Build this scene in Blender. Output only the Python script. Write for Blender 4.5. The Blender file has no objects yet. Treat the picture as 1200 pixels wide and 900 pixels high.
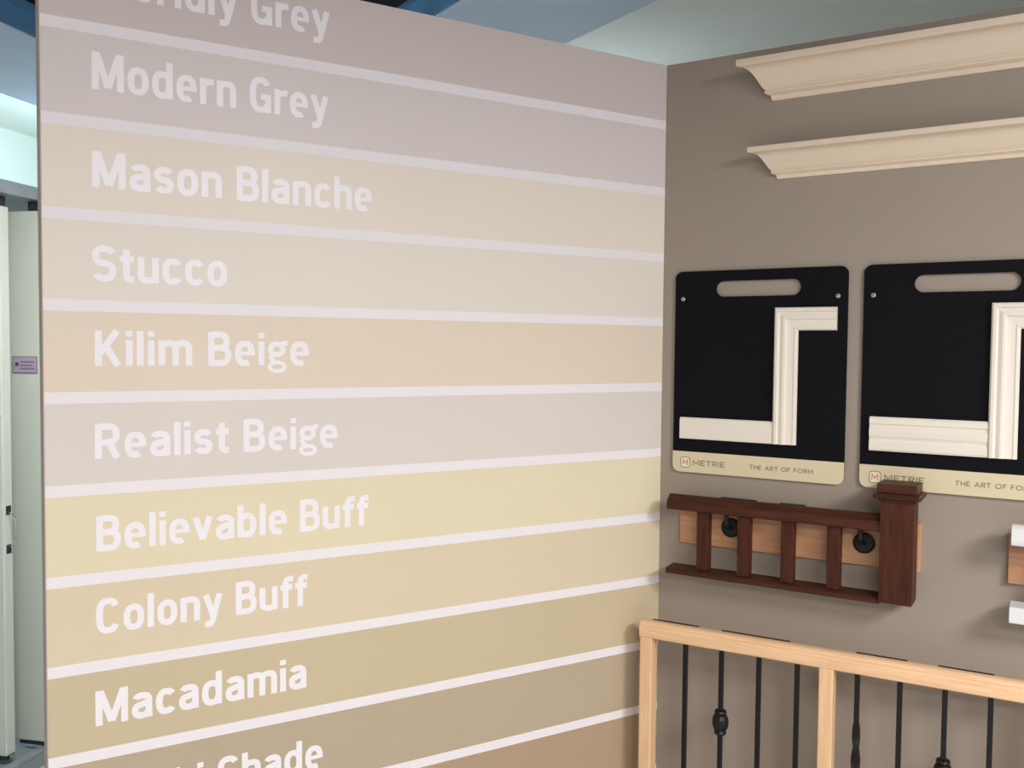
import bpy, bmesh, math, random
from mathutils import Vector, Matrix
random.seed(4)
S = bpy.context.scene
COL = S.collection

# ------------------------------------------------------------------ camera
F_PX = 1060.0
YAW, PITCH, ROLL = 0.55442, -0.04091, 0.00915
CAM = Vector((1.0946, -2.66223, 1.56688))
cy, sy, cp, sp = math.cos(YAW), math.sin(YAW), math.cos(PITCH), math.sin(PITCH)
fwd = Vector((-sy * cp, cy * cp, sp))
r0 = Vector((cy, sy, 0)); u0 = r0.cross(fwd)
right = r0 * math.cos(ROLL) + u0 * math.sin(ROLL)
up = u0 * math.cos(ROLL) - r0 * math.sin(ROLL)
cam_data = bpy.data.cameras.new('camera')
cam_data.sensor_fit = 'HORIZONTAL'; cam_data.sensor_width = 36.0
cam_data.lens = 36.0 * F_PX / 1200.0
cam_data.clip_start = 0.02
cam = bpy.data.objects.new('camera', cam_data); COL.objects.link(cam)
m = Matrix.Identity(4)
for i in range(3):
    m[i][0] = right[i]; m[i][1] = up[i]; m[i][2] = -fwd[i]; m[i][3] = CAM[i]
cam.matrix_world = m
S.camera = cam

# ------------------------------------------------------------------ world, lights, exposure
S.view_settings.view_transform = 'Standard'
S.view_settings.look = 'None'
S.view_settings.gamma = 1.0
S.view_settings.use_curve_mapping = False
S.view_settings.exposure = 0.0
w = bpy.data.worlds.new('world'); S.world = w; w.use_nodes = True
bg = w.node_tree.nodes['Background']
bg.inputs[0].default_value = (0.97, 1.0, 1.03, 1); bg.inputs[1].default_value = 0.70

LAMPS = [  # x, y, z, half size, watts, colour : square panels hanging over the showroom, the last one added for the doors
    (3.4, -2.2, 2.85, 0.6, 204, (0.985, 1.0, 1.045)),
    (2.2, -4.2, 2.85, 0.6, 74, (1.0, 0.95, 0.88)),
    (3.6, -4.7, 2.85, 0.6, 110, (1.0, 0.99, 0.99)),
    (-1.0, -1.05, 2.38, 0.19, 32, (0.97, 1.0, 0.98)),  # added panel, hidden behind the striped wall to brighten the door samples
]
WELL_Z = 3.6

# ------------------------------------------------------------------ materials
def lin(c):
    return tuple(((v / 255) / 12.92 if v / 255 <= 0.04045 else ((v / 255 + 0.055) / 1.055) ** 2.4) for v in c)

def mat(name, rgb, rough=0.6, metal=0.0, var=0.04, scale=30.0, bump=0.0, bscale=300.0, emit=None, estr=0.0, spec=0.5):
    mt = bpy.data.materials.new(name); mt.use_nodes = True
    nt = mt.node_tree; b = nt.nodes['Principled BSDF']
    base = lin(rgb)
    tc = nt.nodes.new('ShaderNodeTexCoord')
    nz = nt.nodes.new('ShaderNodeTexNoise'); nz.inputs['Scale'].default_value = scale; nz.inputs['Detail'].default_value = 4
    nt.links.new(tc.outputs['Object'], nz.inputs['Vector'])
    rp = nt.nodes.new('ShaderNodeValToRGB')
    rp.color_ramp.elements[0].position = 0.3; rp.color_ramp.elements[1].position = 0.7
    rp.color_ramp.elements[0].color = (*[v * (1 - var) for v in base], 1)
    rp.color_ramp.elements[1].color = (*[min(1, v * (1 + var)) for v in base], 1)
    nt.links.new(nz.outputs['Fac'], rp.inputs['Fac'])
    nt.links.new(rp.outputs['Color'], b.inputs['Base Color'])
    b.inputs['Roughness'].default_value = rough; b.inputs['Metallic'].default_value = metal
    b.inputs['Specular IOR Level'].default_value = spec
    if bump > 0:
        n2 = nt.nodes.new('ShaderNodeTexNoise'); n2.inputs['Scale'].default_value = bscale; n2.inputs['Detail'].default_value = 2
        nt.links.new(tc.outputs['Object'], n2.inputs['Vector'])
        bp = nt.nodes.new('ShaderNodeBump'); bp.inputs['Strength'].default_value = bump; bp.inputs['Distance'].default_value = 0.002
        nt.links.new(n2.outputs['Fac'], bp.inputs['Height']); nt.links.new(bp.outputs['Normal'], b.inputs['Normal'])
    if emit:
        b.inputs['Emission Color'].default_value = (*emit, 1); b.inputs['Emission Strength'].default_value = estr
    return mt

def wood(name, c1, c2, rough=0.45, stretch=(2, 30, 30), spec=0.5):
    mt = mat(name, c1, rough, spec=spec); nt = mt.node_tree; b = nt.nodes['Principled BSDF']
    tc = nt.nodes.new('ShaderNodeTexCoord'); mp = nt.nodes.new('ShaderNodeMapping')
    mp.inputs['Scale'].default_value = stretch
    nz = nt.nodes.new('ShaderNodeTexNoise'); nz.inputs['Scale'].default_value = 3.0; nz.inputs['Detail'].default_value = 6
    nz.inputs['Roughness'].default_value = 0.65
    nt.links.new(tc.outputs['Object'], mp.inputs['Vector']); nt.links.new(mp.outputs['Vector'], nz.inputs['Vector'])
    rp = nt.nodes.new('ShaderNodeValToRGB')
    rp.color_ramp.elements[0].position = 0.35; rp.color_ramp.elements[1].position = 0.68
    rp.color_ramp.elements[0].color = (*lin(c1), 1); rp.color_ramp.elements[1].color = (*lin(c2), 1)
    nt.links.new(nz.outputs['Fac'], rp.inputs['Fac']); nt.links.new(rp.outputs['Color'], b.inputs['Base Color'])
    bp = nt.nodes.new('ShaderNodeBump'); bp.inputs['Strength'].default_value = 0.08; bp.inputs['Distance'].default_value = 0.002
    nt.links.new(nz.outputs['Fac'], bp.inputs['Height']); nt.links.new(bp.outputs['Normal'], b.inputs['Normal'])
    return mt

M = {}
M['stripe'] = mat('stripe_white_paint', (231, 223, 223), 0.55, var=0.01, bump=0.12, bscale=220)
M['vinyl'] = mat('lettering_white_vinyl', (236, 229, 230), 0.32, var=0.01, bump=0.25, bscale=420)
M['greige'] = mat('greige_wall_paint', (155, 141, 127), 0.6, var=0.015, scale=5, bump=0.12, bscale=220)
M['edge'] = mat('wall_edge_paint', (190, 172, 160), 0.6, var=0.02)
M['floor'] = mat('floor_tile', (178, 177, 176), 0.4, var=0.08, scale=4)
M['soffit'] = mat('soffit_plaster', (216, 225, 238), 0.8, var=0.03, scale=3)
M['navy'] = mat('navy_paint', (102, 152, 196), 0.5, var=0.08, scale=2)
M['black_ceiling'] = mat('black_ceiling_paint', (16, 18, 26), 0.8)
M['pale'] = mat('pale_ceiling_paint', (246, 242, 228), 0.8, var=0.02, scale=2)
M['trim_white'] = mat('moulding_white_primer', (227, 207, 183), 0.5, var=0.01)
M['casing_white'] = mat('casing_white_primer', (232, 221, 206), 0.5, var=0.01)
M['board_black'] = mat('sample_board_black', (15, 14, 18), 0.5, var=0.12, scale=200, bump=0.1, bscale=500, spec=0.1)
M['cream'] = mat('sample_board_cream', (217, 201, 165), 0.4, var=0.01)
M['ink'] = mat('print_grey_brown', (120, 108, 84), 0.6)
M['ink_red'] = mat('print_orange_red', (214, 120, 92), 0.6)
M['logo_white'] = mat('print_off_white', (232, 220, 196), 0.5)
M['screw'] = mat('screw_zinc', (190, 190, 186), 0.3, metal=0.7)
M['screw_slot'] = mat('screw_recess', (70, 70, 70), 0.5)
M['dark_wood'] = wood('dark_walnut_stain', (54, 26, 16), (82, 42, 25), 0.45, spec=0.25)
M['dark_wood_v'] = wood('dark_walnut_stain_upright', (56, 27, 16), (84, 43, 26), 0.5, (30, 30, 2), spec=0.2)
M['birch'] = wood('birch_backboard', (188, 134, 95), (206, 154, 114), 0.5)
M['maple'] = wood('maple_rail', (226, 181, 137), (240, 199, 155), 0.4)
M['maple_v'] = wood('maple_post', (224, 179, 135), (238, 197, 153), 0.4, (30, 30, 2))
M['iron'] = mat('black_iron', (20, 18, 20), 0.42, metal=0.3, var=0.15, scale=80)
M['black_plastic'] = mat('black_bracket', (7, 7, 11), 0.6)
M['tag'] = mat('black_label_tape', (18, 17, 18), 0.5)
M['white_paint'] = mat('white_enamel', (222, 220, 217), 0.35, var=0.01)
M['oak_board'] = wood('oak_backboard', (170, 118, 86), (196, 146, 110), 0.5)
M['door'] = mat('door_pale_grey_green', (196, 202, 192), 0.5, var=0.02, scale=4)
M['door_edge'] = mat('door_edge_pale_green', (206, 222, 216), 0.45, var=0.02)
M['steel'] = mat('rack_grey_steel', (140, 150, 154), 0.45, metal=0.2)
M['dark_metal'] = mat('dark_bracket_metal', (52, 56, 58), 0.45, metal=0.4)
M['chrome'] = mat('chrome', (215, 220, 220), 0.18, metal=1.0)
M['lilac'] = mat('notice_lilac', (172, 156, 178), 0.6, var=0.03)
M['lilac_dark'] = mat('notice_border', (110, 98, 116), 0.6)
M['lamp_face'] = mat('lamp_diffuser', (250, 248, 240), 0.5, emit=(1, 0.95, 0.88), estr=2.0)
M['lamp_white'] = mat('lamp_housing', (225, 225, 222), 0.5)

# ------------------------------------------------------------------ helpers
def link(name, me, mt, parent=None, loc=None, rot=None):
    o = bpy.data.objects.new(name, me); COL.objects.link(o)
    if mt is not None:
        me.materials.append(mt)
    if parent: o.parent = parent
    if loc: o.location = loc
    if rot: o.rotation_euler = rot
    return o

def obj(name, bm, mt, parent=None, smooth=False, loc=None, rot=None):
    bmesh.ops.recalc_face_normals(bm, faces=bm.faces[:])
    if smooth:
        for f in bm.faces: f.smooth = True
    me = bpy.data.meshes.new(name); bm.to_mesh(me); bm.free()
    return link(name, me, mt, parent, loc, rot)

def thing(name, label, cat, loc=(0, 0, 0), rz=0.0, group=None):
    o = bpy.data.objects.new(name, None); COL.objects.link(o)
    o.empty_display_size = 0.1
    o.location = loc; o.rotation_euler = (0, 0, rz)
    return tag(o, label, cat, group)

def tag(o, label, cat, group=None):
    o['label'] = label; o['category'] = cat
    if group: o['group'] = group
    return o

def struct(o):
    o['kind'] = 'structure'; return o

def box(bm, x0, x1, y0, y1, z0, z1, bevel=0.0, seg=2):
    vs = [bm.verts.new((x, y, z)) for x in (x0, x1) for y in (y0, y1) for z in (z0, z1)]
    q = [(0, 1, 3, 2), (4, 6, 7, 5), (0, 4, 5, 1), (2, 3, 7, 6), (0, 2, 6, 4), (1, 5, 7, 3)]
    fs = [bm.faces.new([vs[i] for i in f]) for f in q]
    if bevel > 0:
        ed = list({e for f in fs for e in f.edges})
        bmesh.ops.bevel(bm, geom=ed, offset=bevel, segments=seg, affect='EDGES', profile=0.5)
    return bm

def B(*a, **k):
    return box(bmesh.new(), *a, **k)

def sweep(prof, f0, f1):
    """extrude a closed 2D profile; f0(p) and f1(p) give the two end points in 3D (mitres allowed)"""
    bm = bmesh.new(); n = len(prof)
    a = [bm.verts.new(f0(p)) for p in prof]; b = [bm.verts.new(f1(p)) for p in prof]
    for i in range(n):
        j = (i + 1) % n
        bm.faces.new((a[i], a[j], b[j], b[i]))
    bm.faces.new(a[::-1]); bm.faces.new(b)
    return bm

def lathe(bm, prof, center=(0, 0, 0), seg=20, axis='z', square=False):
    c = Vector(center); rings = []
    for r, h in prof:
        ring = []
        for k in range(seg):
            t = 2 * math.pi * (k + 0.5) / seg
            a, b_ = r * math.cos(t), r * math.sin(t)
            p = Vector((a, b_, h)) if axis == 'z' else Vector((a, -h, b_))
            ring.append(bm.verts.new(c + p))
        rings.append(ring)
    for r1, r2 in zip(rings, rings[1:]):
        for k in range(seg):
            bm.faces.new((r1[k], r1[(k + 1) % seg], r2[(k + 1) % seg], r2[k]))
    bm.faces.new(rings[0][::-1]); bm.faces.new(rings[-1])
    return bm

def tube(bm, pts, r, seg=10):
    pts = [Vector(p) for p in pts]; rings = []
    for i, p in enumerate(pts):
        d = (pts[min(i + 1, len(pts) - 1)] - pts[max(i - 1, 0)]).normalized()
        h = Vector((0, 0, 1)) if abs(d.z) < 0.9 else Vector((1, 0, 0))
        a = d.cross(h).normalized(); b_ = d.cross(a)
        rings.append([bm.verts.new(p + (a * math.cos(2 * math.pi * k / seg) + b_ * math.sin(2 * math.pi * k / seg)) * r) for k in range(seg)])
    for r1, r2 in zip(rings, rings[1:]):
        for k in range(seg):
            bm.faces.new((r1[k], r1[(k + 1) % seg], r2[(k + 1) % seg], r2[k]))
    bm.faces.new(rings[0][::-1]); bm.faces.new(rings[-1])
    return bm

def rrect(x0, x1, z0, z1, r, corners=(1, 1, 1, 1), n=7):
    """rounded rectangle outline, corners = (bl, br, tr, tl)"""
    pts = []
    spec = [(x0, z0, 180, corners[0], 1, 1), (x1, z0, 270, corners[1], -1, 1), (x1, z1, 0, corners[2], -1, -1), (x0, z1, 90, corners[3], 1, -1)]
    for x, z, a0, on, sx, sz in spec:
        if not on: pts.append((x, z)); continue
        for k in range(n):
            a = math.radians(a0 + 90 * k / (n - 1))
            pts.append((x + sx * r + r * math.cos(a), z + sz * r + r * math.sin(a)))
    return pts

def plate(loops, y_front, thick):
    """flat plate with holes in the x-z plane: front at y_front, extending to y_front+thick"""
    bm = bmesh.new(); edges = []
    for lp in loops:
        vs = [bm.verts.new((x, y_front, z)) for x, z in lp]
        for i in range(len(vs)): edges.append(bm.edges.new((vs[i], vs[(i + 1) % len(vs)])))
    bmesh.ops.triangle_fill(bm, use_beauty=True, use_dissolve=False, edges=edges)
    fs = bm.faces[:]
    ext = bmesh.ops.extrude_face_region(bm, geom=fs)
    bmesh.ops.translate(bm, verts=[v for v in ext['geom'] if isinstance(v, bmesh.types.BMVert)], vec=(0, thick, 0))
    return bm

# ------------------------------------------------------------------ stroke lettering
def arc(cx, cy_, rx, ry, a0, a1, n=16, e=2.5):
    out = []
    for k in range(n + 1):
        t = math.radians(a0 + (a1 - a0) * k / n); c_, s_ = math.cos(t), math.sin(t)
        out.append((cx + rx * math.copysign(abs(c_) ** (2 / e), c_), cy_ + ry * math.copysign(abs(s_) ** (2 / e), s_)))
    return out

def ring(cx, cy_, rx, ry, e=2.5):
    return ('c', arc(cx, cy_, rx, ry, 0, 360, 28, e)[:-1])

T = 0.17; H = T / 2; X = 0.735
def glyphs():
    g = {}
    W = 0.53; rx = W / 2 - H; ry = X / 2 - H + 0.01; mx = W / 2; my = X / 2
    g['o'] = (W, [ring(mx, my, rx, ry)])
    g['c'] = (0.5, [arc(mx, my, rx, ry, 38, 322, 26)])
    g['e'] = (W, [('l', [(H, my + 0.0), (W - H, my + 0.0)], 0.66), [(W - H, my - H * 0.66)] + arc(mx, my, rx, ry, 0, 300, 28)])
    g['d'] = (W + 0.01, [ring(mx, my, rx, ry), [(W - H, 0), (W - H, 1)]])
    g['b'] = (W + 0.01, [ring(mx, my, rx, ry), [(H, 0), (H, 1)]])
    arch = lambda x0, x1: [(x0, X * 0.5)] + arc((x0 + x1) / 2, X - H - 0.17 + 0.01, (x1 - x0) / 2, 0.17, 180, 0, 14) + [(x1, 0)]
    g['n'] = (W, [[(H, 0), (H, X)], arch(H, W - H)])
    g['h'] = (W, [[(H, 0), (H, 1)], arch(H, W - H)])
    g['m'] = (0.83, [[(H, 0), (H, X)], arch(H, 0.415), arch(0.415, 0.83 - H)])
    g['u'] = (W, [[(W - H, 0), (W - H, X)], [(H, X)] + arc(mx, H + 0.16, rx, 0.17, 180, 360, 14) + [(W - H, X * 0.5)]])
    g['r'] = (0.37, [[(H, 0), (H, X)], [(H, X * 0.45)] + arc(0.36, X - H - 0.2, 0.36 - H, 0.2, 180, 95, 8) + [(0.38, X - H)]])
    g['l'] = (T, [[(H, 0), (H, 1)]])
    g['i'] = (T, [[(H, 0), (H, X)], [(H, 0.84), (H, 1.0)]])
    g['t'] = (0.35, [[(0.16, 0.93), (0.16, 0.24)] + arc(0.29, 0.24, 0.13, 0.16, 180, 265, 8) + [(0.35, H - 0.01)], [(0, X - 0.075), (0.34, X - 0.075)]])
    g['f'] = (0.36, [[(0.155, 0), (0.155, 0.76)] + arc(0.285, 0.76, 0.13, 0.16, 180, 95, 8) + [(0.38, 0.925)], [(0, X - 0.075), (0.36, X - 0.075)]])
    g['v'] = (0.53, [[(0.075, X), (0.265, 0.06)], [(0.455, X), (0.265, 0.06)]])
    g['y'] = (0.53, [[(0.075, X), (0.285, 0.06)], [(0.455, X), (0.25, -0.1), (0.19, -0.165), (0.05, -0.165)]])
    g['k'] = (0.54, [[(H, 0), (H, 1)], [(0.13, 0.27), (0.44, X)], [(0.22, 0.42), (0.45, 0)]])
    g['a'] = (0.51, [arc(0.255, X - H - 0.16 + 0.01, 0.255 - H - 0.005, 0.16, 158, 0, 12) + [(0.51 - H, 0)],
                     [(0.51 - H, 0.44), (0.3, 0.415)] + arc(0.25, 0.235, 0.25 - H, 0.155, 120, 300, 14) + [(0.51 - H, 0.2)]])
    def scurve(w_, h_, k=1.0):
        q = (h_ - 2 * H) / 4; r_ = w_ / 2 - H
        up_ = arc(w_ / 2, h_ - H - q, r_, q, 22, 250, 18, 2.3); lo = arc(w_ / 2, H + q, r_, q, 70, -158, 18, 2.3)
        return up_ + lo
    g['s'] = (0.48, [scurve(0.48, X + 0.01)])
    g['S'] = (0.58, [scurve(0.58, 1.01)])
    g['g'] = (0.52, [ring(0.245, 0.5, 0.168, 0.165, 2.2) + (0.86,), ('l', [(0.36, 0.62), (0.44, 0.69), (0.54, 0.695)], 0.8),
                     ('l', [(0.15, 0.36), (0.085, 0.25), (0.12, 0.165), (0.2, 0.1)], 0.72),
                     ring(0.26, -0.045, 0.205, 0.13, 2.2) + (0.66,)])
    g['W'] = (0.92, [[(0.085, 1), (0.255, 0.04)], [(0.255, 0.04), (0.46, 0.93)], [(0.46, 0.93), (0.665, 0.04)], [(0.665, 0.04), (0.835, 1)]])
    g['M'] = (0.78, [[(H, 0), (H, 1)], [(0.78 - H, 0), (0.78 - H, 1)], [(H + 0.03, 0.97), (0.39, 0.08)], [(0.78 - H - 0.03, 0.97), (0.39, 0.08)]])
    g['K'] = (0.62, [[(H, 0), (H, 1)], [(0.13, 0.36), (0.51, 1)], [(0.26, 0.55), (0.53, 0)]])
    Wc = 0.6; crx = Wc / 2 - H
    g['C'] = (Wc, [arc(0.3, 0.5, crx, 0.5 - H + 0.01, 32, 328, 28, 2.8)])
    g['G'] = (Wc + 0.01, [arc(0.3, 0.5, crx, 0.5 - H + 0.01, 35, 325, 28, 2.8), [(0.6 - H, 0.0), (0.6 - H, 0.5)], [(0.31, 0.45), (0.6, 0.45)]])
    bowl = lambda w_, yt, yb: [(H, yt), (w_ * 0.5, yt)] + arc(w_ * 0.5, (yt + yb) / 2, w_ * 0.5 - H, (yt - yb) / 2, 90, -90, 14, 2.6) + [(w_ * 0.5, yb), (H, yb)]
    g['B'] = (0.6, [[(H, 0), (H, 1)], bowl(0.56, 1 - H * 0.85, 0.53), bowl(0.6, 0.53, H * 0.85)])
    g['R'] = (0.61, [[(H, 0), (H, 1)], bowl(0.59, 1 - H * 0.85, 0.47), [(0.34, 0.47), (0.52, 0)]])
    return g
GL = glyphs()

def stroke_mesh(bm, pts, t, closed, xf, y0, y1):
    # one letter stroke as a thin solid ribbon
    P = [Vector((p[0], p[1])) for p in pts]
    q = [P[0]]
    for p in P[1:]:
        if (p - q[-1]).length > 1e-4: q.append(p)
    P = q; n = len(P); Lf = []; Rt = []
    for i in range(n):
        if closed: a, b_ = P[i - 1], P[(i + 1) % n]
        else: a, b_ = P[max(i - 1, 0)], P[min(i + 1, n - 1)]
        d1 = (P[i] - a).normalized() if (P[i] - a).length > 1e-6 else (b_ - P[i]).normalized()
        d2 = (b_ - P[i]).normalized() if (b_ - P[i]).length > 1e-6 else d1
        n1 = Vector((-d1.y, d1.x)); n2 = Vector((-d2.y, d2.x)); mm = (n1 + n2)
        mm = mm.normalized() if mm.length > 1e-5 else n1
        s = 1 / max(0.55, mm.dot(n1))
        Lf.append(P[i] + mm * (t / 2 * s)); Rt.append(P[i] - mm * (t / 2 * s))
    def V(p, y): return bm.verts.new((*xf(p.x), y, 0))
    vs = []
    for a, b_ in zip(Lf, Rt):
        xa, za = xf(a.x, a.y); xb, zb = xf(b_.x, b_.y)
        vs.append((bm.verts.new((xa, y0, za)), bm.verts.new((xb, y0, zb)), bm.verts.new((xa, y1, za)), bm.verts.new((xb, y1, zb))))
    rng = range(n) if closed else range(n - 1)
    for i in rng:
        A, C = vs[i], vs[(i + 1) % n]
        bm.faces.new((A[0], A[1], C[1], C[0])); bm.faces.new((A[0], C[0], C[2], A[2])); bm.faces.new((A[1], A[3], C[3], C[1]))
    if not closed:
        bm.faces.new((vs[0][0], vs[0][2], vs[0][3], vs[0][1])); bm.faces.new((vs[-1][0], vs[-1][1], vs[-1][3], vs[-1][2]))

def text_width(s, gl, gap, space):
    x = 0
    for ch in s: x += space if ch == ' ' else gl[ch][0] + gap
    return x - gap

def text_mesh(s, gl, t, x0, x1, zb, h, y0, y1, gap=0.085, space=0.3):
    """text from x0 to x1 with baseline zb and cap height h, solid between y0 (front) and y1"""
    bm = bmesh.new(); k = (x1 - x0) / text_width(s, gl, gap, space); x = 0
    for ch in s:
        if ch == ' ': x += space; continue
        wd, strokes = gl[ch]
        for si, st in enumerate(strokes):
            closed = isinstance(st, tuple) and st[0] == 'c'
            pts = st[1] if closed else st
            tt = t
            if closed and len(st) > 2: tt = t * st[2]
            if isinstance(st, tuple) and st[0] == 'l': pts, tt = st[1], t * st[2]
            # widths are scaled with the line so stems keep their weight
            pts = [((x + p[0]) * k / h, p[1]) for p in pts]
            stroke_mesh(bm, pts, tt * min(1.1, max(0.9, k / h)), closed, lambda a, b_: (x0 + a * h, zb + b_ * h), y0 + (0.00012 if h > 0.05 else 0.00006) * si, y1)
        x += wd + gap
    return bm

# thin geometric capitals for the sample boards
def caps():
    g = {}
    g['M'] = (0.95, [[(0.06, 0), (0.06, 1), (0.475, 0.3), (0.89, 1), (0.89, 0)]])
    g['E'] = (0.6, [[(0.6, 0.05), (0.05, 0.05), (0.05, 0.95), (0.6, 0.95)], [(0.05, 0.5), (0.52, 0.5)]])
    g['T'] = (0.7, [[(0, 0.95), (0.7, 0.95)], [(0.35, 0), (0.35, 0.95)]])
    g['R'] = (0.65, [[(0.05, 0), (0.05, 0.95), (0.35, 0.95)] + arc(0.35, 0.7, 0.25, 0.25, 90, -90, 10, 2) + [(0.05, 0.45)], [(0.35, 0.45), (0.62, 0)]])
    g['I'] = (0.1, [[(0.05, 0), (0.05, 1)]])
    g['H'] = (0.75, [[(0.05, 0), (0.05, 1)], [(0.7, 0), (0.7, 1)], [(0.05, 0.5), (0.7, 0.5)]])
    g['A'] = (0.85, [[(0.04, 0), (0.425, 0.98), (0.81, 0)], [(0.18, 0.33), (0.67, 0.33)]])
    g['O'] = (1.0, [('c', arc(0.5, 0.5, 0.45, 0.45, 0, 360, 28, 2)[:-1])])
    g['F'] = (0.55, [[(0.05, 0), (0.05, 0.95), (0.55, 0.95)], [(0.05, 0.5), (0.48, 0.5)]])
    return g
CG = caps()

# ================================================================== SETTING
struct(obj('floor', B(-9, 13, -9, 13, -0.1, 0.0), M['floor']))

# grey wall on the right, its face in the plane y = 0
TOP = 2.442
AL = 2.0567
DL = Vector((math.cos(AL), -math.sin(AL), 0))
RZ = math.atan2(math.sin(AL), -math.cos(AL))     # left wall frame: x runs towards the corner, -y out of the wall
WL = 1.727
tk = 0.12
kx = tk * math.tan(math.pi / 4)
wr = bmesh.new()
mit = Vector((-0.072, 0.12))                        # the back of the two walls meets on the bisector
pts = [(0, 0), (3.2, 0), (3.2, tk), (mit.x, tk)]
lo = [wr.verts.new((x, y, 0)) for x, y in pts]; hi = [wr.verts.new((x, y, TOP)) for x, y in pts]
for i in range(4):
    j = (i + 1) % 4; wr.faces.new((lo[i], lo[j], hi[j], hi[i]))
wr.faces.new(hi); wr.faces.new(lo[::-1])
struct(obj('wall_right', wr, M['greige']))

# striped colour-card wall on the left, local frame x = -distance from the corner
wl = bmesh.new()
cr, sr = math.cos(-RZ), math.sin(-RZ)
mloc = (mit.x * cr - mit.y * sr, mit.x * sr + mit.y * cr)
pts = [(-WL, 0), (0, 0), (mloc[0], mloc[1]), (-WL, mloc[1])]
lo = [wl.verts.new((x, y, 0)) for x, y in pts]; hi = [wl.verts.new((x, y, TOP)) for x, y in pts]
for i in range(4):
    j = (i + 1) % 4; wl.faces.new((lo[i], lo[j], hi[j], hi[i]))
wl.faces.new(hi); wl.faces.new(lo[::-1])
wall_left = struct(obj('wall_left', wl, M['stripe'], rot=(0, 0, RZ)))

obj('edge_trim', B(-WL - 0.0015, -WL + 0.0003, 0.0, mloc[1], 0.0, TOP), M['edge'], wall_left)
ZS = [2.2591, 2.0532, 1.8498, 1.6498, 1.4457, 1.2396, 1.0373, 0.8370, 0.6337, 0.4310, 0.2280, 0.0250]
HS = 0.0130
ROWS = [  # name, paint, text left, text right, baseline, cap height
    ('Worldly Grey', (206, 191, 186), 1.626, 1.084, 2.336, 0.0810),
    ('Modern Grey', (213, 201, 196), 1.626, 1.087, 2.127, 0.0818),
    ('Mason Blanche', (225, 213, 197), 1.627, 0.970, 1.912, 0.0800),
    ('Stucco', (222, 212, 198), 1.629, 1.336, 1.705, 0.0790),
    ('Kilim Beige', (221, 203, 182), 1.6255, 1.136, 1.5165, 0.0790),
    ('Realist Beige', (215, 204, 194), 1.627, 1.061, 1.3075, 0.0778),
    ('Believable Buff', (221, 207, 174), 1.626, 0.9786, 1.099, 0.0790),
    ('Colony Buff', (214, 196, 166), 1.628, 1.1416, 0.9105, 0.0790),
    ('Macadamia', (196, 178, 145), 1.631, 1.1427, 0.700, 0.0800),
    ('Khaki Shade', (179, 161, 135), 1.630, 1.100, 0.485, 0.0800),
    (None, (170, 146, 118), 0, 0, 0, 0), (None, (150, 126, 100), 0, 0, 0, 0),
]
for i, (txt, rgb, s0, s1, zb, ch) in enumerate(ROWS):
    zt = TOP if i == 0 else ZS[i - 1] - HS
    zl = ZS[i] + HS
    pm = mat('paint_' + (txt or 'lower_%d' % i).lower().replace(' ', '_'), rgb, 0.5, var=0.012, scale=3, bump=0.12, bscale=220)
    band = obj('paint_band', B(-WL + 0.0005, -0.0006, -0.0006, 0.0004, zl, zt), pm, wall_left)
    if txt:
        band['label'] = 'painted band lettered %s in white' % txt
        obj('lettering', text_mesh(txt, GL, T, -s0, -s1, zb, ch, -0.0012, -0.0005), M['vinyl'], band)

# overhead: soffit ring, dark well inside it, pale ceiling outside it
SZ = 3.0
def dirn(deg): a = math.radians(deg); return Vector((math.cos(a), math.sin(a))), Vector((-math.sin(a), math.cos(a)))
dA, nA = dirn(110.0); dB, nB = dirn(-25.5)
def meet(oa, ob):
    det = nA.x * nB.y - nA.y * nB.x
    return Vector(((oa * nB.y - nA.y * ob) / det, (nA.x * ob - oa * nB.x) / det))
def ringpts(oa, ob):
    c_ = meet(oa, ob)
    return [c_ + dA * (-6.5 - c_.dot(dA)), c_, c_ + dB * (11.0 - c_.dot(dB))]
def strip(name, A, Bp, za, zb, mt, parent=None):
    """solid prism between two polylines (inner A, outer Bp) from za to zb"""
    bm = bmesh.new(); n = len(A)
    v = [[bm.verts.new((p.x, p.y, z)) for p in L_] for z in (za, zb) for L_ in (A, Bp)]
    for i in range(n - 1):
        bm.faces.new((v[0][i], v[0][i + 1], v[1][i + 1], v[1][i])); bm.faces.new((v[2][i], v[2][i + 1], v[3][i + 1], v[3][i]))
        bm.faces.new((v[0][i], v[0][i + 1], v[2][i + 1], v[2][i])); bm.faces.new((v[1][i], v[1][i + 1], v[3][i + 1], v[3][i]))
    for k in (0, n - 1): bm.faces.new((v[0][k], v[1][k], v[3][k], v[2][k]))
    return obj(name, bm, mt, parent)
IN = ringpts(2.98, -0.06); OUT = ringpts(3.85, 0.61)
soff = struct(strip('trim_1', IN, OUT, SZ, 3.7, M['soffit']))
f1, f2, f3 = ringpts(2.97, -0.07), ringpts(2.945, -0.095), ringpts(2.955, -0.085)
strip('fascia_board', f1, IN, SZ + 0.004, SZ + 0.15, M['navy'], soff)
strip('fascia_moulding', f2, f1, SZ + 0.10, SZ + 0.122, M['navy'], soff)
strip('fascia_upper', f1, IN, SZ + 0.15, 3.7, M['black_ceiling'], soff)
CEIL = 3.25
FARW = ringpts(5.27, 8.0)
struct(strip('ceiling', OUT, FARW, CEIL, CEIL + 0.1, M['pale']))
wellp = [Vector((-4.0, -5.5)), meet(2.98, -0.06) , Vector((5.6, -2.7)), Vector((5.6, -7))]
cb = bmesh.new()
q0 = ringpts(2.98, -0.06)
cpts = [q0[0], q0[1], q0[2], Vector((9, -9)), Vector((0, -9))]
v0 = [cb.verts.new((p.x, p.y, 3.6)) for p in cpts]; v1 = [cb.verts.new((p.x, p.y, 3.7)) for p in cpts]
for i in range(5):
    j = (i + 1) % 5; cb.faces.new((v0[i], v0[j], v1[j], v1[i]))
cb.faces.new(v0[::-1]); cb.faces.new(v1)
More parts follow.
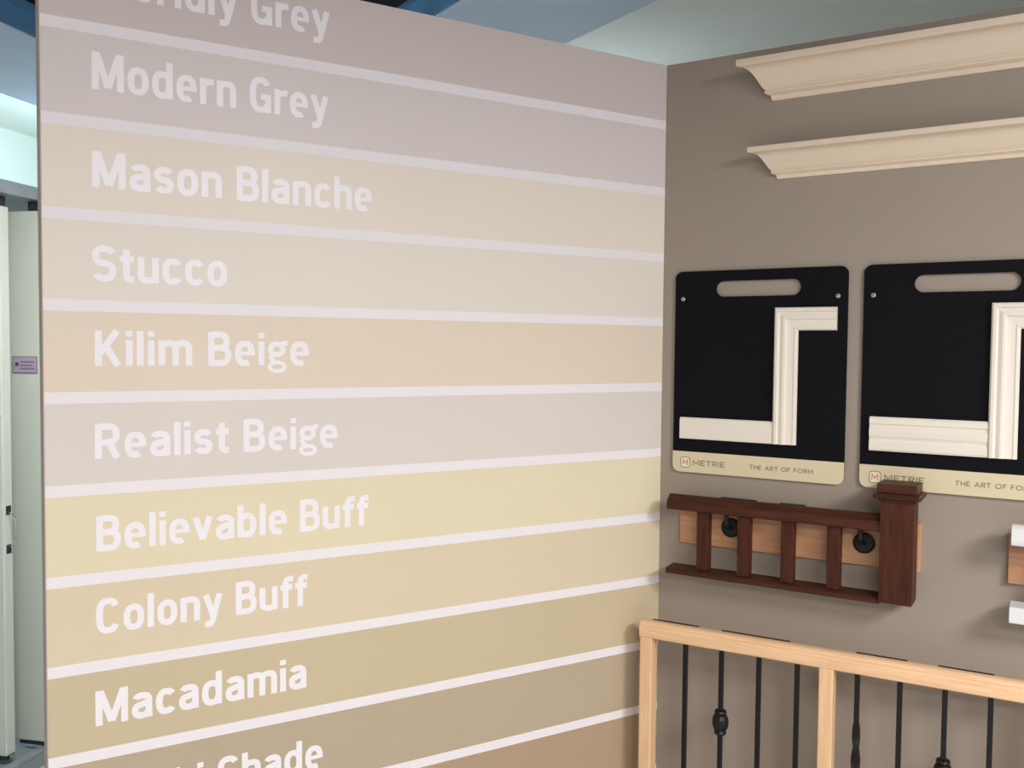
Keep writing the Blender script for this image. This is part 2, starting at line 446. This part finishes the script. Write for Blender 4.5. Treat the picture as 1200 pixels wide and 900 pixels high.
struct(obj('ceiling_well', cb, M['black_ceiling']))
FW2 = ringpts(5.39, 8.12)
struct(strip('wall_back', FARW, FW2, 0.0, CEIL + 0.1, M['pale']))

# ================================================================== LAMPS
for i, (lx, ly, lz, hs, pw, colr) in enumerate(LAMPS):
    t = thing('ceiling_panel_light', 'white square ceiling panel light hanging %s' % ['over the grey wall side', 'behind the viewer', 'farthest back on the right', 'unseen behind the striped wall, added to brighten the door samples'][i], 'ceiling light', (lx, ly, lz), 0, 'panel lights over the showroom')
    obj('housing', B(-hs - 0.02, hs + 0.02, -hs - 0.02, hs + 0.02, 0.012, 0.08, bevel=0.006), M['lamp_white'], t)
    obj('diffuser', B(-hs + 0.01, hs - 0.01, -hs + 0.01, hs - 0.01, 0.004, 0.012), M['lamp_face'], t)
    for sx in (-hs * 0.8, hs * 0.8):
        obj('suspension_cable', tube(bmesh.new(), [(sx, 0, 0.08), (sx, 0, WELL_Z - lz)], 0.003, 6), M['dark_metal'], t)
    ld = bpy.data.lights.new('panel_glow', 'AREA'); ld.shape = 'RECTANGLE'; ld.size = ld.size_y = 2 * hs - 0.04
    ld.energy = pw; ld.color = colr
    lo_ = bpy.data.objects.new('panel_glow', ld); COL.objects.link(lo_); lo_.parent = t
def globe(loc, watts, colr, label):
    t = thing('pendant_globe_light', label, 'pendant light', loc)
    bm = bmesh.new()
    prof = [(0.09 * math.sin(math.pi * k / 12) + 0.0005, -0.09 * math.cos(math.pi * k / 12)) for k in range(13)]
    g_ = mat('globe_glass', (250, 250, 250), 0.4, emit=colr, estr=watts / (4 * math.pi * math.pi * 0.09 ** 2))
    obj('globe', lathe(bm, prof, seg=20), g_, t, smooth=True)
    obj('stem', tube(bmesh.new(), [(0, 0, 0.085), (0, 0, CEIL - loc[2])], 0.008, 8), M['steel'], t)
globe((-4.6, 1.5, 2.65), 66, (0.60, 0.92, 1.12), 'cool white pendant globe light behind the striped wall')
globe((-1.5, 2.3, 2.45), 14, (0.74, 0.92, 1.05), 'cool white pendant globe light behind the corner of the walls')

# ================================================================== CROWN MOULDINGS
def crown(label, u0_, u1_, z0, p, h, k):
    prof = [(0.0, 0.0), (0.055, 0.0), (0.072, 0.012), (0.082, 0.075), (0.10, 0.118), (0.135, 0.142), (0.19, 0.148), (0.195, 0.165), (0.235, 0.168), (0.262, 0.185), (0.270, 0.212), (0.258, 0.238), (0.232, 0.250), (0.245, 0.262)]
    prof += [(0.33, 0.335), (0.385, 0.41), (0.44, 0.485), (0.49, 0.555), (0.545, 0.625), (0.60, 0.685), (0.66, 0.735), (0.73, 0.777), (0.80, 0.802), (0.88, 0.815)]
    prof += [(0.93, 0.815), (0.985, 0.83), (1.0, 0.85), (1.0, 0.985), (0.985, 1.0), (0.82, 1.0), (0.0, 0.16)]
    def f0(q): return (u0_ - q[0] * p * k, -q[0] * p, z0 + q[1] * h)
    def f1_(q): return (u1_, -q[0] * p, z0 + q[1] * h)
    o = obj('crown_moulding', sweep(prof, f0, f1_), M['trim_white'])
    return tag(o, label, 'crown moulding', 'crown mouldings on the grey wall')
crown('larger white crown moulding mounted just below the top of the grey wall', 0.3355, 1.75, 2.2885, 0.085, 0.110, 1.05)
crown('smaller white crown moulding, the lower of the two above the black boards', 0.354, 1.75, 2.0615, 0.067, 0.088, 1.13)

# ================================================================== TRIM SAMPLE BOARDS
CASING = [(0, 0), (0, .013), (.004, .017), (.011, .0175), (.0135, .013), (.017, .0122), (.021, .0145), (.027, .0165), (.033, .0155), (.036, .012), (.044, .0105), (.054, .0098), (.058, .0115), (.063, .0105), (.066, .006), (.066, 0)]
BASE_PLAIN = [(0, 0), (0, .008), (.005, .0115), (.014, .0125), (.062, .0125), (.065, .011), (.065, 0)]
BASE_OGEE = [(0, 0), (0, .009), (.006, .013), (.018, .0135), (.022, .0100), (.027, .0100), (.031, .0135), (.040, .0145), (.052, .0135), (.060, .0100), (.064, .0100), (.068, .0130), (.088, .0135), (.0935, .011), (.0935, 0)]
def sample_board(u, label, base_prof, cas_w, cu):
    """u: left edge on the wall; cu: left edge of the casing relative to u"""
    zt, zb = 1.803, 1.186; w_ = 0.511; th = 0.009
    t = thing('trim_sample_board', label, 'sample board', (u, 0, zb), 0, 'trim sample boards on the grey wall')
    hh = zt - zb
    slot = rrect(0.129, w_ - 0.130, 0.538, 0.585, 0.0234, n=9)
    obj('board', plate([rrect(0, w_, 0, hh, 0.022), slot[::-1]], -th, th - 0.001), M['board_black'], t)
    cb_ = obj('brand_strip', plate([rrect(-0.0003, w_ + 0.0003, -0.0003, 0.0635, 0.022, (1, 1, 0, 0))], -th - 0.0012, 0.0035), M['cream'], t)
    y0, y1 = -th - 0.0018, -th - 0.0010
    obj('logo_frame', plate([rrect(0.0255, 0.057, 0.014, 0.0465, 0.008), rrect(0.0272, 0.0553, 0.0157, 0.0448, 0.0065)[::-1]], y0, 0.0008), M['ink'], cb_)
    obj('logo_ground', plate([rrect(0.0272, 0.0553, 0.0157, 0.0448, 0.0065)], y0 + 0.0003, 0.0005), M['logo_white'], cb_)
    obj('logo_letter', text_mesh('M', CG, 0.16, 0.0325, 0.050, 0.0225, 0.0155, y0 - 0.0003, y1), M['ink_red'], cb_)
    obj('brand_lettering', text_mesh('METRIE', CG, 0.13, 0.0655, 0.166, 0.0225, 0.0155, y0, y1, gap=0.2), M['ink'], cb_)
    obj('slogan_lettering', text_mesh('THE ART OF FORM', CG, 0.13, 0.242, 0.427, 0.0245, 0.0125, y0, y1, gap=0.22, space=0.5), M['ink'], cb_)
    for sx in (0.025, w_ - 0.027):
        s_ = obj('screw', lathe(bmesh.new(), [(0.0062, 0.0), (0.0066, 0.001), (0.005, 0.0026), (0.002, 0.003)], (sx, -th, 0.533), 14, 'y'), M['screw'], t)
        obj('screw_recess', lathe(bmesh.new(), [(0.0022, 0.0), (0.0018, 0.0005)], (sx, -th - 0.003, 0.533), 6, 'y'), M['screw_slot'], s_)
    k = cas_w / 0.066; C = [(a * k, h_) for a, h_ in CASING]
    ztop = 1.688 - zb + (0.004 if cas_w > 0.066 else 0); zlow = 1.2905 - zb
    obj('casing_leg', sweep(C, lambda q: (cu + q[0], -th - q[1], zlow), lambda q: (cu + q[0], -th - q[1], ztop - q[0])), M['casing_white'], t)
    obj('casing_head', sweep(C, lambda q: (cu + q[0] + 0.0003, -th - q[1], ztop - q[0]), lambda q: (w_ - 0.027, -th - q[1], ztop - q[0])), M['casing_white'], t)
    bh = base_prof[-1][0]
    obj('baseboard', sweep(base_prof, lambda q: (0.025, -th - q[1], zlow + bh - q[0]), lambda q: (cu - 0.0006, -th - q[1], zlow + bh - q[0])), M['casing_white'], t)
    return t
sample_board(0.0443, 'black trim sample board nearest the corner, with a plain white baseboard strip', BASE_PLAIN, 0.066, 0.311)
sample_board(0.5972, 'black trim sample board behind the newel post, with a grooved white baseboard strip', BASE_OGEE, 0.067, 0.3165)

# ================================================================== DARK RAILING SAMPLE
def railing_sample(name, label, u, zb, length, rails, bals, m_h, m_v, m_back, back, brackets, newel=None, hr_prof=None):
    t = thing(name, label, 'railing sample', (u, 0, zb), 0, 'stair railing samples on the grey wall')
    bx0, bx1, bz0, bz1 = back
    obj('backboard', B(bx0, bx1, -0.018, -0.0005, bz0, bz1, bevel=0.0015), m_back, t)
    hz0 = rails['hand']
    obj('handrail', sweep(hr_prof, lambda q: (0, -q[0], hz0 + q[1]), lambda q: (length, -q[0], hz0 + q[1])), m_h, t)
    b0, b1 = rails['bottom']
    shoe = [(0.030, 0), (0.093, 0), (0.0945, 0.002), (0.0945, b1 - b0 - 0.004), (0.091, b1 - b0), (0.030, b1 - b0 + 0.002), (0.028, b1 - b0), (0.028, 0.002)]
    obj('bottom_rail', sweep(shoe, lambda q: (0, -q[0], b0 + q[1]), lambda q: (length, -q[0], b0 + q[1])), m_h, t)
    for x in bals:
        obj('baluster', B(x, x + 0.035, -0.079, -0.044, b1 + 0.001, hz0 + 0.004, bevel=0.0015), m_v, t)
    for x, z in brackets:
        br = obj('bracket', lathe(bmesh.new(), [(0.0285, 0.018), (0.0295, 0.020), (0.0285, 0.025), (0.022, 0.028)], (x, 0, z), 24, 'y'), M['black_plastic'], t)
        obj('bracket_arm', tube(bmesh.new(), [(x, -0.027, z), (x - 0.002, -0.045, z + 0.004), (x - 0.003, -0.056, z + 0.018), (x - 0.003, -0.060, hz0 + 0.006)], 0.007, 8), M['black_plastic'], br)
    return t
DZ = 0.885
HR = [(0.034, 0.0), (0.088, 0.0), (0.0935, 0.003), (0.095, 0.010), (0.0945, 0.020), (0.092, 0.0275), (0.0855, 0.0335), (0.0825, 0.0335), (0.081, 0.037), (0.0745, 0.0425), (0.062, 0.0445), (0.048, 0.0425), (0.0415, 0.037), (0.040, 0.0335), (0.033, 0.030), (0.029, 0.022), (0.028, 0.010), (0.029, 0.003)]
dark = railing_sample('stair_railing_sample', 'dark brown wooden stair railing sample with square balusters and newel post', 0.0605, DZ, 0.610,
    {'hand': 1.0795 - DZ, 'bottom': (0.0, 0.0165)}, (0.0905, 0.2145, 0.341, 0.468), M['dark_wood'], M['dark_wood_v'], M['birch'],
    (0.0145, 0.699, 0.9675 - DZ, 1.0995 - DZ), ((0.177, 1.0305 - DZ), (0.5555, 1.0305 - DZ)), hr_prof=HR)
nx0, nx1 = 0.6695 - 0.0605, 0.7525 - 0.0605
npst = obj('newel_post', B(nx0, nx1, -0.101, -0.020, 0.006, 1.172 - DZ, bevel=0.0015), M['dark_wood_v'], dark)
def cap_ring(o1, o2, z0, z1, bev=0.002):
    return B(nx0 - o1, nx1 + o1, -0.101 - o2, -0.020 + o2, z0, z1, bevel=bev)
obj('cap_neck_moulding', cap_ring(0.006, 0.006, 1.165 - DZ, 1.172 - DZ), M['dark_wood'], npst)
obj('cap_ledge', cap_ring(0.018, 0.016, 1.172 - DZ, 1.187 - DZ, 0.005), M['dark_wood'], npst)
obj('cap_block', cap_ring(0.0085, 0.0085, 1.187 - DZ, 1.2125 - DZ, 0.003), M['dark_wood'], npst)
for a, b_ in ((0.155, 0.26), (0.33, 0.40)):
    obj('label_strip', B(a, b_, -0.056, -0.044, 1.0795 - DZ + 0.0415, 1.0795 - DZ + 0.0456), M['tag'], dark)

# white railing sample entering from the right edge
WZ = 0.886
HRW = [(0.040, 0.0), (0.096, 0.0), (0.101, 0.003), (0.103, 0.012), (0.1025, 0.030), (0.098, 0.042), (0.087, 0.049), (0.072, 0.051), (0.056, 0.049), (0.045, 0.042), (0.040, 0.030), (0.039, 0.010)]
white = railing_sample('stair_railing_sample', 'white enamelled stair railing sample on a brown backboard at the right edge', 0.978, WZ, 0.62,
    {'hand': 1.0820 - WZ, 'bottom': (0.0, 0.040)}, (0.09, 0.215, 0.34, 0.465), M['white_paint'], M['white_paint'], M['oak_board'],
    (-0.0095, 0.66, 0.969 - WZ, 1.098 - WZ), ((0.16, 1.03 - WZ), (0.5, 1.03 - WZ)), hr_prof=HRW)

# ================================================================== MAPLE RAILING WITH IRON BALUSTERS
mr = thing('stair_railing', 'pale maple stair railing with black iron balusters standing before the grey wall', 'railing', (0.0056, -0.16, 0), math.radians(2.5))
ZTOP, ZBOT = 0.7435, 0.695
D = 0.053; PW = 0.0385
L_R = 1.085
RP = [(0.004, 0.0), (D - 0.004, 0.0), (D - 0.001, 0.003), (D, 0.012), (D, 0.030), (D - 0.002, 0.036), (D - 0.006, 0.038), (D - 0.008, 0.0425), (D - 0.014, 0.047), (D / 2, 0.0485), (0.014, 0.047), (0.008, 0.0425), (0.006, 0.038), (0.002, 0.036), (0.0, 0.030), (0.0, 0.012), (0.001, 0.003)]
obj('handrail', sweep(RP, lambda q: (0, q[0], ZBOT + q[1]), lambda q: (L_R, q[0], ZBOT + q[1])), M['maple'], mr)
for x in (0.0012, 0.5225, 1.045):
    obj('post', B(x, x + PW, 0.001, D - 0.001, 0.0, ZBOT + 0.001, bevel=0.004, seg=3), M['maple_v'], mr)
obj('bottom_rail', B(PW + 0.002, 1.044, 0.006, D - 0.006, 0.07, 0.105, bevel=0.003), M['maple'], mr)
def bar(bm, x, z0, z1, a=0.0065):
    return box(bm, x - a, x + a, D / 2 - a, D / 2 + a, z0, z1, bevel=0.001, seg=1)
def twist(bm, x, z0, z1, n=40, turns=1.5, a=0.0068):
    rings = []
    for k in range(n + 1):
        f_ = k / n; th = 2 * math.pi * turns * f_; s_ = a * (1 + 0.3 * math.sin(math.pi * min(1, f_ * 1.0)))
        rings.append([bm.verts.new((x + s_ * math.sqrt(2) * math.cos(th + math.pi / 4 + j * math.pi / 2), D / 2 + s_ * math.sqrt(2) * math.sin(th + math.pi / 4 + j * math.pi / 2), z0 + (z1 - z0) * f_)) for j in range(4)])
    for r1, r2 in zip(rings, rings[1:]):
        for j in range(4): bm.faces.new((r1[j], r1[(j + 1) % 4], r2[(j + 1) % 4], r2[j]))
    bm.faces.new(rings[0][::-1]); bm.faces.new(rings[-1])
KN = [(0.010, -0.037), (0.016, -0.035), (0.018, -0.030), (0.016, -0.0255), (0.015, -0.024), (0.0185, -0.021), (0.0225, -0.012), (0.0235, 0.0), (0.0225, 0.012), (0.0185, 0.021), (0.015, 0.024), (0.016, 0.0255), (0.018, 0.030), (0.016, 0.035), (0.010, 0.037)]
ZB0, ZB1 = 0.104, ZBOT + 0.004
for i, x in enumerate((0.137, 0.2455, 0.354, 0.4606, 0.6197, 0.7265, 0.8347, 0.940)):
    if i == 4:
        bm = bmesh.new(); bar(bm, x, 0.555, ZB1); twist(bm, x, 0.25, 0.556, 48, 1.0); bar(bm, x, ZB0, 0.251)
        obj('iron_baluster', bm, M['iron'], mr)
    else:
        o = obj('iron_baluster', bar(bmesh.new(), x, ZB0, ZB1), M['iron'], mr)
        if i == 1:
            obj('knuckle', lathe(bmesh.new(), KN, (x, D / 2, 0.4765), 16), M['iron'], o)
        if i == 6:
            obj('knuckle', lathe(bmesh.new(), KN, (x, D / 2, 0.468), 16), M['iron'], o)
for a, b_ in ((0.030, 0.172), (0.242, 0.437), (0.613, 0.742), (0.816, 0.946)):
    obj('label_strip', B(a, b_, D - 0.017, D - 0.010, ZBOT + 0.0462, ZBOT + 0.0492), M['tag'], mr)

# ================================================================== DOOR SAMPLE RACK seen past the end of the striped wall
RA = math.radians(20.0)                    # local +x = towards the viewer's right (b), local +y = along the rack (a)
rack = thing('door_sample_rack', 'grey steel rack carrying pale door samples past the striped wall', 'display rack', (-2.12, -0.897, 0), RA)
obj('base', B(-0.80, 0.055, -0.14, 1.3, 0.0, 0.045, bevel=0.004), M['steel'], rack)
obj('base_lip', B(0.020, 0.055, -0.14, 1.3, 0.045, 0.060, bevel=0.003), M['steel'], rack)
obj('header', B(-0.80, 0.050, -0.14, 1.3, 2.083, 2.130, bevel=0.003), M['steel'], rack)
for py in (-0.10, 1.25):
    obj('upright', B(-0.80, -0.75, py - 0.03, py + 0.03, 0.045, 2.083, bevel=0.003), M['steel'], rack)
def door_leaf(yoff, xend, label, plates):
    p = Vector((-2.12, -0.897)) + Vector((math.cos(RA), math.sin(RA))) * xend + Vector((-math.sin(RA), math.cos(RA))) * yoff
    t = thing('door_sample', label, 'door', (p.x, p.y, 0.062), RA, 'door samples in the grey rack')
    obj('leaf', B(-0.70, 0.0, 0.0, 0.044, 0.016, 1.985, bevel=0.004, seg=3), M['door'], t)
    obj('top_pivot', B(-0.06, -0.004, 0.008, 0.036, 1.985, 2.0205, bevel=0.003), M['dark_metal'], t)
    bp_ = obj('bottom_pivot', B(-0.12, -0.002, 0.003, 0.041, 0.0, 0.016, bevel=0.003), M['dark_metal'], t)
    obj('pivot_cap', B(-0.002, 0.006, 0.012, 0.032, 0.002, 0.015, bevel=0.002), M['chrome'], bp_)
    if plates:
        for z in (0.905, 0.765):
            obj('latch_plate', B(-0.0005, 0.003, 0.012, 0.034, z - 0.016, z + 0.016, bevel=0.001), M['dark_metal'], t)
        hk = []
        for k in range(9):
            a = math.pi * k / 8
            hk.append((0.003 + 0.032 * math.sin(a), 0.023, 0.835 + 0.062 * math.cos(a)))
        obj('pull_handle', tube(bmesh.new(), hk, 0.003, 8), M['chrome'], t)
    return t
door_leaf(0.0, 0.0, 'pale green door sample with a small chrome pull at the left edge', True)
d2 = door_leaf(0.135, 0.055, 'pale grey door sample with a lilac notice, beside the striped wall', False)
nt_ = obj('notice', B(-0.124, -0.020, -0.0022, -0.0004, 1.392, 1.454), M['lilac_dark'], d2)
obj('notice_face', B(-0.121, -0.023, -0.0028, -0.002, 1.395, 1.451), M['lilac'], nt_)
obj('notice_emblem', lathe(bmesh.new(), [(0.008, 0.0), (0.008, 0.0006)], (-0.104, -0.0028, 1.425), 12, 'y'), M['screw_slot'], nt_)
for z, x1 in ((1.434, -0.030), (1.421, -0.036), (1.409, -0.030)):
    obj('notice_line', B(-0.090, x1, -0.0033, -0.0027, z - 0.0022, z + 0.0022), M['lilac_dark'], nt_)
